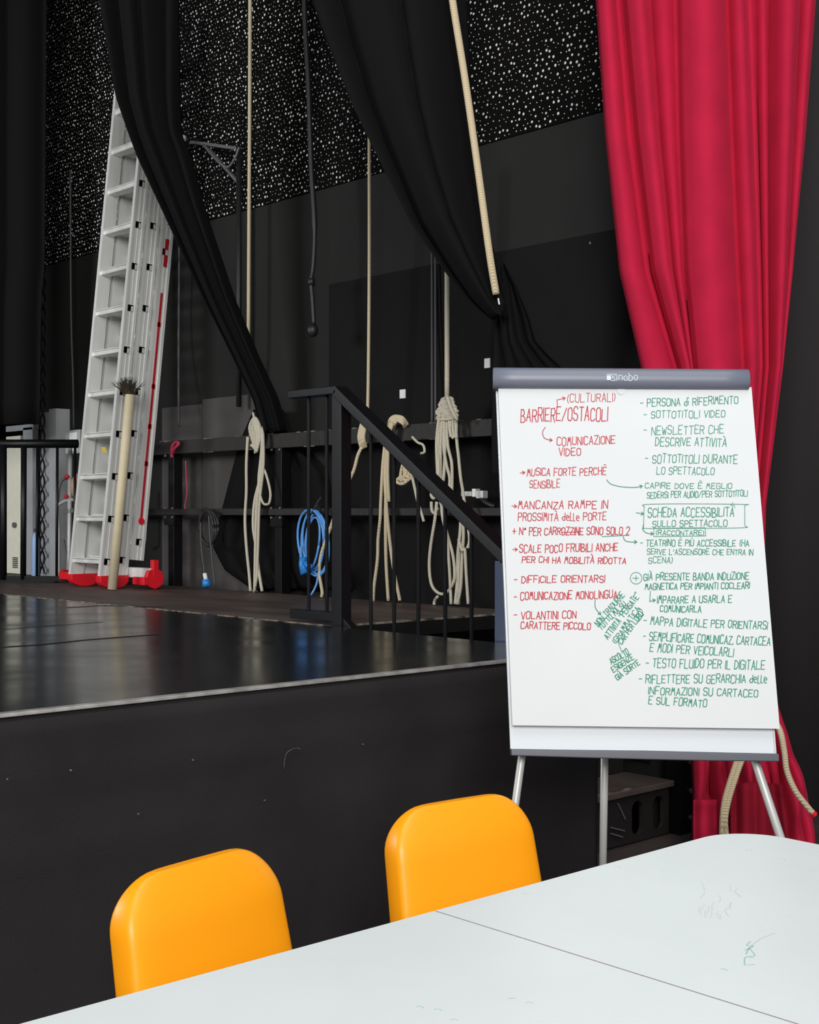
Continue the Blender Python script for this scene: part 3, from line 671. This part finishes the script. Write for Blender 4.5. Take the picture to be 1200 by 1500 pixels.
MB().bar(Vector((P(-120, 857, 9.75).x, P(-120, 857, 9.75).y, 1.024)), Vector((P(100, 849, 9.7).x, P(100, 849, 9.7).y, 1.024)), .04, .042).build('bottom_rail', 'black', rl)
for px in (-60, 5, 35, 55, 84, 110): 
    MB().tube([P(px, 652, 9.71), P(px-(1 if px > 20 else 0), 849, 9.71)], .021 if px == 35 else (.024 if px < 10 else .010), 10).build('baluster', 'black', rl, smooth=True)
for px in (-60, 84):
    q = P(px, 853, 9.71); MB().box((q.x-.03, q.y-.03, 1.0), (q.x+.03, q.y+.03, q.z+.01)).build('rail_foot', 'black', rl)
# twisted black cable chain
tc_ = MB()
for ph in (0, math.pi):
    tc_.tube([OX(63+3.2*math.sin(i*.62+ph) - i*.012, 360+i*4.4, 5.15+.02*math.cos(i*.62+ph)) for i in range(110)], .008, 6)
tag(tc_.build('twisted_cable', 'cable', smooth=True), 'twisted black cable pair hanging down right of the pale door', 'cable')
pb = root('spray_bottle', OX(53, 846, 5.0), 'pale blue bottle standing against the guard rail near the door', 'bottle')
q = OZ(52, 846, 1.0); z0 = 1.0
MB().tube([q + Z*h for h in (0, .02, .28, .33, .345)], [.026, .030, .030, .02, .012], 14).build('bottle_body', 'pblue', pb, smooth=True)
MB().tube([q + Z*.345, q + Z*.375], .012, 10).build('cap', 'cable', pb)
jb = root('junction_box', OX(112, 648, 5.2), 'pale plastic junction box on the wall left of the ladder', 'junction box')
a = OX(99, 631, 5.16); b = OX(120, 664, 5.16); MB().box((5.14, b.y, b.z), (WX, a.y, a.z)).build('box_body', 'greyd', jb, bevel=.006)
a = OX(102, 634, 5.135); b = OX(112, 661, 5.135); MB().box((5.13, b.y, b.z), (5.15, a.y, a.z)).build('box_lid', 'white', jb, bevel=.004)
a = OX(108, 666, 5.15); b = OX(119, 681, 5.15); MB().box((5.15, b.y, b.z), (5.2, a.y, a.z)).build('socket', 'cable', jb)
ht = root('hand_trolley', P(98, 853, 9.95), 'grey metal trolley frame standing behind the foot of the ladder', 'trolley')
MB().tube([P(103, 655, 9.95), P(101, 818, 9.95), P(100, 848, 9.95)], .016, 8).build('upright', 'leg', ht, smooth=True)
MB().tube(smooth_path([P(86, 846, 9.95), P(86, 780, 9.95), P(84, 745, 9.95), P(88, 738, 9.95), P(101, 732, 9.95), P(118, 733, 9.95)], 5), .014, 8).build('frame_tube', 'leg', ht, smooth=True)
MB().tube(smooth_path([P(84, 740, 9.95), P(87, 712, 9.95), P(93, 702, 9.95), P(101, 700, 9.95)], 4), .012, 8).build('frame_tube', 'dgrey', ht, smooth=True)
MB().bar(P(92, 790, 9.95), P(99, 828, 9.95), .02, .02).bar(P(92, 750, 9.95), P(118, 746, 9.95), .03, .03).build('brace', 'dgrey', ht)
for (px, py) in ((98, 698), (97, 727)): MB().ell(P(px, py, 9.9), .018, .018, .016).build('red_knob', 'redp', ht, smooth=True)
MB().disc(P(115, 714, 10.0), (R - F*.35), .11, .05, 24).build('reel', 'tan', ht, bevel=.01)
MB().box((lambda q: (q.x-.03, q.y-.03, 1.0))(P(96, 845, 9.95)), (lambda q: (q.x+.03, q.y+.03, 1.08))(P(96, 845, 9.95))).build('foot', 'redp', ht)
# low clutter lines behind lower rail
hang('loose_cable', 'grey bent pipe hook on the wall low beside the stabiliser foot', [OX(214, 715, 5.2), OX(215, 760, 5.2), OX(215, 790, 5.2), OX(212, 797, 5.2), OX(206, 799, 5.2)], .008, 'gcord', 'hook')
# ======================= TABLE =======================
tb = root('folding_table', (1.77, 1.43, 0), 'white plastic folding table with a centre seam and faint marker scribbles', 'table')
def rrect(x0, y0, x1, y1, r, z, cs, n=10):
    out = []
    for ci, (cx, cy, a0) in enumerate(((x1-r, y1-r, 0), (x0+r, y1-r, 90), (x0+r, y0+r, 180), (x1-r, y0+r, 270))):
        if ci in cs:
            for k in range(n+1): a_ = math.radians(a0 + 90*k/n); out.append(Vector((cx + r*math.cos(a_), cy + r*math.sin(a_), z)))
        else: out.append(Vector(((x1, x0, x0, x1)[ci], (y1, y1, y0, y0)[ci], z)))
    return out
TX0, TX1, TY0, TY1, SX = .72, 2.765, 1.0, 1.862, 1.772
MB().prism(rrect(SX+.0004, TY0, TX1, TY1, .135, .705, (0, 3)), (0, 0, .045)).build('table_top_half', 'table', tb, bevel=.0025)
MB().prism(rrect(TX0, TY0, SX-.0004, TY1, .10, .705, (1, 2)), (0, 0, .045)).build('table_top_half', 'table', tb, bevel=.0025)
MB().box((SX-.001, TY0+.004, .74), (SX+.001, TY1-.004, .7504)).build('seam_strip', 'seam', tb)
MB().box((TX0+.12, TY0+.1, .68), (TX1-.14, TY0+.13, .705)).build('under_rail', 'tleg', tb); MB().box((TX0+.12, TY1-.13, .68), (TX1-.14, TY1-.1, .705)).build('under_rail', 'tleg', tb)
for x in (TX0+.25, TX1-.3):
    for y in (TY0+.12, TY1-.14): MB().tube([(x, y, 0), (x, y, .70)], .014, 12).build('leg', 'tleg', tb, smooth=True)
def ink_table(pts, m, r=.0009, name='ink_mark'):
    mb = MB(); ps = smooth_path([OZ(x, y, .7503) for x, y in pts], 4)
    for a, b in zip(ps, ps[1:]):
        if (b-a).length > 1e-5: mb.bar(a, b, r*2, .0004)
    return mb.build(name, m, tb)
for pts in (([(1092,1414),(1106,1413)]), ([(1091,1414),(1092,1402),(1104,1403)]), ([(1093,1398),(1098,1390),(1106,1400),(1095,1401)]), ([(1091,1392),(1104,1386),(1094,1385),(1100,1379)])): ink_table(pts, 'faint')
ink_table([(1096,1391),(1106,1381),(1120,1373),(1135,1367)], 'faintg')
for _ in range(16):
    x, y = random.uniform(1025, 1085), random.uniform(1290, 1340); ink_table([(x, y), (x+random.uniform(-4,4), y+5), (x+random.uniform(-6,6), y+random.uniform(8,14))], 'faintg', .0004)
for (x, y) in ((1140,1258),(1188,1277),(1180,1254),(1092,1245),(1150,1343),(1112,1358),(1055,1420),(660,1494),(745,1463),(770,1469),(610,1475),(636,1479),(765,1310),(480,1395),(900,1270),(970,1276)):
    ink_table([(x, y), (x+6, y-1), (x+11, y+random.uniform(-2,2))], 'faint' if y > 1400 else 'faintg', .0006)
# ======================= CHAIRS =======================
def make_chair(label):
    r_ = root('plastic_chair', (0, 0, 0), label, 'chair', 'orange chairs behind the table')
    # backrest: local x across (width .44), facing -y (towards the table), wrapped flanges at the sides
    rows = []; NB, NV = 44, 26
    def outline(v):      # half width at height v 0..1
        z = .45 + .343*v; hw = .222 - .016*v; c = .098; top = .793 - z
        if top < c: hw -= c - math.sqrt(max(0, c*c - (c-top)**2))
        return z, max(hw, .02)
    for i in range(NV):
        v = (i/(NV-1)); v = 1-(1-v)**1.7; z, hw = outline(v); ring = []
        lean = .075*v; th = .082*(1 if v < .7 else max(.22, math.cos((v-.7)/.3*1.32)))
        N = 44
        for k in range(N):
            a_ = 2*math.pi*k/N; ce, se = math.cos(a_), math.sin(a_)
            x = hw*math.copysign(abs(ce)**.22, ce); y = th*.5*math.copysign(abs(se)**.35, se)
            crown = .020*(x/.22)**2 * 0 + .018*math.cos(x/.22*1.3)     # shell curves
            ring.append(Vector((x, y + lean - crown - (.0), z + .012*math.cos(x/.22*1.2)*v)))
        ring.append(ring[0]); rows.append(ring)
    mb = MB().grid(rows)
    # close top and bottom
    top = rows[-1][:-1]; b = len(mb.v); mb.v += top; mb.f.append(tuple(range(b, b+len(top))))
    bo = rows[0][:-1]; b = len(mb.v); mb.v += bo; mb.f.append(tuple(reversed(range(b, b+len(bo)))))
    o = mb.build('backrest', 'orange', r_, smooth=True)
    for f_ in o.data.polygons: pass
    o2 = MB().prism([(-.2, -.42, .425), (.2, -.42, .425), (.22, -.36, .425), (.22, -.02, .425), (.2, .02, .425), (-.2, .02, .425), (-.22, -.02, .425), (-.22, -.36, .425)], (0, 0, .04)).build('seat', 'orange', r_, bevel=.015)
    for sx in (-1, 1):
        MB().tube([(sx*.19, -.38, .43), (sx*.215, -.40, 0)], .013, 10).build('leg', 'cmetal', r_, smooth=True)
        MB().tube([(sx*.19, -.02, .43), (sx*.21, .03, 0)], .013, 10).build('leg', 'cmetal', r_, smooth=True)
    return r_
def copy_chair(src, label):
    r_ = src.copy(); COL.objects.link(r_); r_['label'] = label
    for ch in list(src.children): c = ch.copy(); COL.objects.link(c); c.parent = r_
    return r_
ch1 = make_chair('orange plastic chair at the table, left of the two, nearer the camera')
ch2 = copy_chair(ch1, 'orange plastic chair at the table, right of the two, nearest the easel')
ch1.location = (1.545, 2.245, 0); ch1.rotation_euler = (0, 0, math.radians(10))
ch2.location = (2.315, 2.295, 0); ch2.rotation_euler = (0, 0, math.radians(-6))
# ======================= FLIPCHART EASEL =======================
TLp, TRp, BLp = P(731, 571, 3.715), P(1100, 572, 3.715), P(751, 1063, 3.575)
eu = (TRp-TLp).normalized(); en = (BLp-TLp).cross(eu).normalized()
if en.dot(F) > 0: en = -en
ev = en.cross(eu).normalized()
if ev.z < 0: ev = -ev
def BP(px, py, off=0.0):
    r = ray(px, py); t = (TLp - CAM).dot(en)/r.dot(en); p_ = CAM + r*t
    return p_ + en*off
es = root('flipchart_easel', P(940, 1600, 3.55), 'white flip chart easel with slate grey header clamp and pale legs beside the stage', 'easel')
es.location.z = 0
bd = [BP(727, 560, -.024), BP(1096, 560, -.024), BP(1139.5, 1106, -.024), BP(749, 1104, -.024)]
MB().prism(bd, -en*.016).build('whiteboard', 'wboard', es, bevel=.003)
# header clamp, half-round profile, slightly tapered ends
hp = []
A0, A1 = BP(722, 569.5, 0), BP(1097.5, 571.5, 0); H0 = BP(722, 538.5, 0)-A0; H1 = BP(1097, 541, 0)-A1
rowsh = []
prof = []
for k in range(13):
    a_ = math.pi*k/12; prof.append((.5-.5*math.cos(a_), math.sin(a_)**.7))
for s_ in [0, .004] + [i/10 for i in range(1, 10)] + [.996, 1]:
    o_ = A0 + (A1-A0)*s_; hv = H0 + (H1-H0)*s_; k_ = .88 if s_ in (0, 1) else 1
    rowsh.append([o_ + hv*(.5+(h-.5)*k_) + en*(.026*q*k_ - .006) for h, q in prof])
hm = MB().grid(rowsh)
for rw in (rowsh[0], rowsh[-1]): b = len(hm.v); hm.v += rw; hm.f.append(tuple(range(b, b+len(rw))))
b = len(hm.v); hm.v += [rowsh[0][0], rowsh[0][-1], rowsh[-1][-1], rowsh[-1][0]]; hm.f.append((b, b+1, b+2, b+3))
hd = hm.build('header_clamp', 'slate', es, smooth=True)
MB().prism([BP(723, 541, -.042), BP(1096, 543, -.042), BP(1096, 570, -.042), BP(724, 569, -.042)], en*.036).build('clamp_back', 'slated', es)
# tray
tp = [BP(748, 1097, .0), BP(850, 1098.5, .0), BP(945, 1099.5, .0), BP(1050, 1102, 0), BP(1140, 1104, .0), BP(1140.5, 1115.5, 0), BP(1040, 1114.5, 0), BP(945, 1112.5, 0), BP(850, 1110, 0), BP(748.5, 1107, 0)]
MB().prism([p_ + en*.012 for p_ in tp], -en*.05).build('pen_tray', 'slated', es, bevel=.003)
# edge strip right
MB().prism([BP(1097, 575, -.022), BP(1099.5, 575, -.022), BP(1141, 1104, -.022), BP(1138.5, 1104, -.022)], -en*.02).build('side_trim', 'leg', es)
# legs
def legt(top, bot, r):
    l_ = MB().tube([top, top + (bot-top)*.985], r, 14).build('leg', 'leg', es, smooth=True)
    MB().tube([top + (bot-top)*.98, bot], r*1.25, 14).build('rubber_tip', 'slated', l_, smooth=True)
    return l_
fl = OZ(699, 1586, 0); fr_ = OZ(1264, 1592, 0); fb = CAM + ray(880, 1464)*4.2; fb.z = 0
def through(px, py, q):    # leg passes the board's bottom edge and meets the ground at q
    p_ = BP(px, py, -.055); return q, p_ + (p_-q).normalized()*.35
for (px, py, q, r) in ((769, 1095, fl, .0105), (1109, 1100, fr_, .0115)):
    q, t_ = through(px, py, q); q = q + Z*.001; legt(t_, q, r)
q = fb + Z*.001; p_ = P(886, 1100, 3.76); legt(p_ + (p_-q).normalized()*.03, q, .0108)
# logo: small square emblem and lettering on the header
# ======================= WRITING =======================
GL = {
'A':"00 26 40|12 32",'B':"00 06 26 35 34 23 03|23 42 41 30 00",'C':"45 36 16 05 01 10 30 41",'D':"00 06 26 44 42 20 00",'E':"46 06 00 40|03 33",'F':"46 06 00|03 33",
'G':"45 36 16 05 01 10 30 41 43 23",'H':"06 00|46 40|03 43",'I':"06 00",'L':"06 00 40",'M':"00 16 23 36 40",'N':"00 06 40 46",'O':"16 05 01 10 30 41 45 36 16",
'P':"00 06 36 45 44 33 03",'R':"00 06 36 45 44 33 03|23 40",'S':"45 36 16 05 04 13 33 42 41 30 10 01",'T':"06 46|26 20",'U':"06 01 10 30 41 46",'V':"06 20 46",'W':"06 10 24 30 46",'Z':"06 46 00 40",
'2':"05 16 36 45 44 00 40",'(':"26 14 12 20",')':"06 14 12 00",'/':"00 46",'-':"03 33",'+':"03 43|25 21","'":"16 04",'"':"06 05|26 25",'.':"00 01",'°':"05 16 26 25 15 05",
'd':"36 30 10 01 02 13 33",'e':"02 32 33 14 03 01 10 30",'l':"06 00 20",'i':"03 00|05 06",'À':"00 26 40|12 32|08 27",'È':"46 06 00 40|03 33|18 38",'Ù':"06 01 10 30 41 46|18 27",
'n':"00 04|03 14 24 33 30",'o':"14 03 01 10 20 31 33 24 14",'b':"06 00 20 31 33 24 04"}
WID = {'I':0, '(':2, ')':1, '-':3, "'":1, '"':2, '.':0, '°':2, 'l':2, 'i':0, 'd':3, 'e':3, 'n':3, 'o':3, 'b':3}
def stroke(mb, pts, hw, off=.0008):
    ps = [BP(x, y, off) for x, y in pts]
    for a, b in zip(ps, ps[1:]):
        d = b-a
        if d.length < 1e-6: continue
        d.normalize(); sd = d.cross(en)*hw; a2 = a-d*hw*.7; b2 = b+d*hw*.7
        mb.add([a2-sd, b2-sd, b2+sd, a2+sd], [(0, 1, 2, 3)])
rw = random.Random(3)
def text(mb, s, x0, y0, x1, y1, h, hw=.00135, slant=.06, jit=.10, off=.0008):
    """text along the baseline (x0,y0)-(x1,y1) in photograph pixels, cap height h"""
    adv = [(3.4 if c == ' ' else WID.get(c, 4) + 1.5) for c in s]; tot = sum(adv)-1.5
    L = math.hypot(x1-x0, y1-y0); ux, uy = (x1-x0)/L, (y1-y0)/L; vx, vy = uy, -ux; k = L/tot; cx = 0
    for c, a_ in zip(s, adv):
        if c in GL:
            jy = rw.uniform(-.07, .07)*h; js = rw.uniform(.9, 1.08)
            for st__ in GL[c].split('|'):
                pts = []
                for t_ in st__.split():
                    gx = (int(t_[0])+rw.uniform(-jit, jit)*1.6)*k; gy = (int(t_[1])/6*js + rw.uniform(-jit, jit)*.18)*h
                    gx += gy*slant; pts.append((x0 + ux*(cx*k+gx) + vx*(gy+jy), y0 + uy*(cx*k+gx) + vy*(gy+jy)))
                stroke(mb, pts, hw, off)
        cx += a_
def arrow(mb, pts, hs=4.0, hw=.0011):
    stroke(mb, pts, hw); (xa, ya), (xb, yb) = pts[-2], pts[-1]; an_ = math.atan2(yb-ya, xb-xa)
    for s_ in (-.6, .6): stroke(mb, [(xb, yb), (xb-hs*math.cos(an_+s_), yb-hs*math.sin(an_+s_))], hw*1.2)
pad = root('flipchart_pad', BP(945, 1066, 0), 'white flip chart sheet covered in red and green handwriting, clamped on the easel', 'paper')
sheet = [BP(730, 566, 0), BP(1101, 567, 0), BP(1142.5, 1067.5, 0), BP(751, 1062.5, 0)]
MB().prism(sheet, -en*.003).build('top_sheet', 'paper', pad)
MB().prism([BP(732, 566, -.0045), BP(1099, 567, -.0045), BP(1139, 1065, -.0045), BP(753, 1060, -.0045)], -en*.016).build('sheet_stack', 'paper', pad)
MB().disc(BP(910, 572.5, .0005), en, .011, .0015, 16).build('paper_tab', 'paper', pad)
RED = [("(CULTURALI)",830,590,901,588,12,.0010),("BARRIERE/OSTACOLI",763,618,890,616,19,.0014),("COMUNICAZIONE",816,653,901,650,12,.0012),("VIDEO",819,668,851,666,11,.0012),
 ("MUSICA FORTE PERCHÈ",772,697,888,696,11,.0012),("SENSIBILE",776,715,820,714,11,.0011),("MANCANZA RAMPE IN",759,745,890,745,11,.0013),("PROSSIMITÀ delle PORTE",759,763,888,762,11,.0012),
 ("+ N° PER CARROZZINE SONO SOLO 2",751,784,922,783,11,.0013),("SCALE POCO FRUIBILI ANCHE",761,810,905,807,11,.0013),("PER CHI HA MOBILITÀ RIDOTTA",765,824,917,826,9,.0013),
 ("- DIFFICILE ORIENTARSI",753,854,886,853,10,.0013),("- COMUNICAZIONE MONOLINGUA",753,879,904,876,11,.0013),("- VOLANTINI CON",753,907,844,906,11,.0013),("CARATTERE PICCOLO",763,921,865,922,10,.0013)]
GRN = [("- PERSONA di RIFERIMENTO",938,596,1081,591,11,.0011),("- SOTTOTITOLI VIDEO",943,613,1062,611,10,.0010),("- NEWSLETTER CHE",943,637,1060,635,12,.0010),("DESCRIVE ATTIVITÀ",960,653,1064,654,12,.0011),
 ("- SOTTOTITOLI DURANTE",945,678,1080,679,12,.0011),("LO SPETTACOLO",962,694,1046,696,11,.0010),("CAPIRE DOVE È MEGLIO",945,715,1072,716,8,.0010),("SEDERSI PER AUDIO/PER SOTTOTITOLI",948,730,1095,727,9,.0010),
 ("SCHEDA ACCESSIBILITÀ",949,757,1075,757,13,.0012),("SULLO SPETTACOLO",956,772,1065,771,9,.0011),("(RACCONTARE)",960,784,1031,784,7,.0010),("- TEATRINO È PIÙ ACCESSIBILE (HA",938,800,1097,800,9,.0011),
 ("SERVE L'ASCENSORE CHE ENTRA IN",948,812,1103,813,8,.0010),("SCENA)",950,825,985,825,9,.0010),("GIÀ PRESENTE BANDA INDUZIONE",943,850,1097,849,10,.0012),("MAGNETICA PER IMPIANTI COCLEARI",945,864,1098,862,9,.0012),
 ("IMPARARE A USARLA E",963,884,1072,882,10,.0012),("COMUNICARLA",967,896,1027,897,9,.0012),("- MAPPA DIGITALE PER ORIENTARSI",943,915,1124,922,11,.0012),("- SEMPLIFICARE COMUNICAZ. CARTACEA",942,938,1128,946,12,.0012),
 ("E MODI PER VEICOLARLI",952,954,1074,962,12,.0012),("- TESTO FLUIDO PER IL DIGITALE",946,977,1120,981,13,.0012),("- RIFLETTERE SU GERARCHIA delle",936,1001,1123,1000,12,.0012),("INFORMAZIONI SU CARTACEO",950,1017,1110,1021,11,.0012),("E SUL FORMATO",950,1031,1035,1036,11,.0012),
 ("NON TRADURRE",877,918,916,873,9,.0011),("TUTTO MA SU",881,923,918,886,8,.0011),("ATTIVITÀ \"PENSATE\"",891,937,938,873,9,.0012),("(GRAMMATICA",902,944,938,893,8,.0011),("CAR PER LORO",911,944,943,900,8,.0012),
 ("ASCOLTO",896,973,922,958,9,.0012),("ESIGENZE",899,985,929,965,8,.0012),("GIÀ SORTE",905,997,938,973,8,.0012)]
rm = MB(); gm = MB()
for s_, a_, b_, c_, d_, h_, q_ in RED: text(rm, s_, a_, b_, c_, d_, h_, q_)
for s_, a_, b_, c_, d_, h_, q_ in GRN: text(gm, s_, a_, b_, c_, d_, h_, q_)
def sp(l): return [(v.x, v.y) for v in smooth_path([Vector((x, y, 0)) for x, y in l], 5)]
arrow(rm, [(817,597),(816,586),(828,583)]); arrow(rm, sp([(799,626),(795,633),(797,641),(803,644),(809,645)]))
arrow(rm, [(762,693),(769,692)]); arrow(rm, [(750,741),(757,742)]); arrow(rm, [(751,805),(758,805)]); stroke(rm, [(823,780),(850,779)], .0012)
arrow(gm, sp([(889,703),(895,709),(910,713),(930,714),(941,712)])); arrow(gm, [(932,751),(943,753)]); stroke(gm, sp([(944,742),(946,739),(1000,738),(1090,739),(1091,742),(1091,768),(1088,773),(1000,774),(946,774),(943,771),(944,742)]), .0009)
stroke(gm, [(882,786),(921,784)], .0011); arrow(gm, sp([(913,786),(916,792),(924,794),(933,794)]))
arrow(gm, sp([(943,768),(942,776),(948,781),(957,782)])); stroke(gm, [(958,774),(1033,773),(1034,785),(958,786),(958,774)], .0009)
stroke(gm, [(932+8.5*math.cos(t*.3), 847+8.5*math.sin(t*.3)) for t in range(22)], .0009); stroke(gm, [(927,847),(936,847)], .001); stroke(gm, [(932,843),(932,851)], .001)
arrow(gm, [(953,866),(952,881),(960,879)]); arrow(gm, sp([(872,879),(872,889),(876,896),(880,900)])); stroke(gm, [(906,942),(912,957)], .0009); stroke(gm, sp([(935,890),(941,895),(940,905),(934,912)]), .0009); stroke(gm, [(1073,736),(1077,744)], .0008)
tag(rm.build('red_handwriting', 'red_ink', pad), 'red handwritten notes on the left half')
tag(gm.build('green_handwriting', 'green_ink', pad), 'green handwritten notes on the right half')
lg = MB(); lo = .0205
stroke_ = stroke
text(lg, "nobo", 905, 559.5, 932, 560, 10.5, .0010, slant=0, jit=0, off=lo+.0005)
stroke(lg, [(890.0,556),(891.0,556)], .0068, lo+.0004)
for pts in (([(887.5,551),(902,551)]), ([(902,551),(902,560.5)]), ([(894,551.5),(900,560)]), ([(900,552),(894.5,557)]), ([(894,560.5),(899,560.5)])): stroke(lg, pts, .0008, lo+.0005)
lgo = lg.build('logo_print', 'logo', es)
print('objects', len(bpy.data.objects))
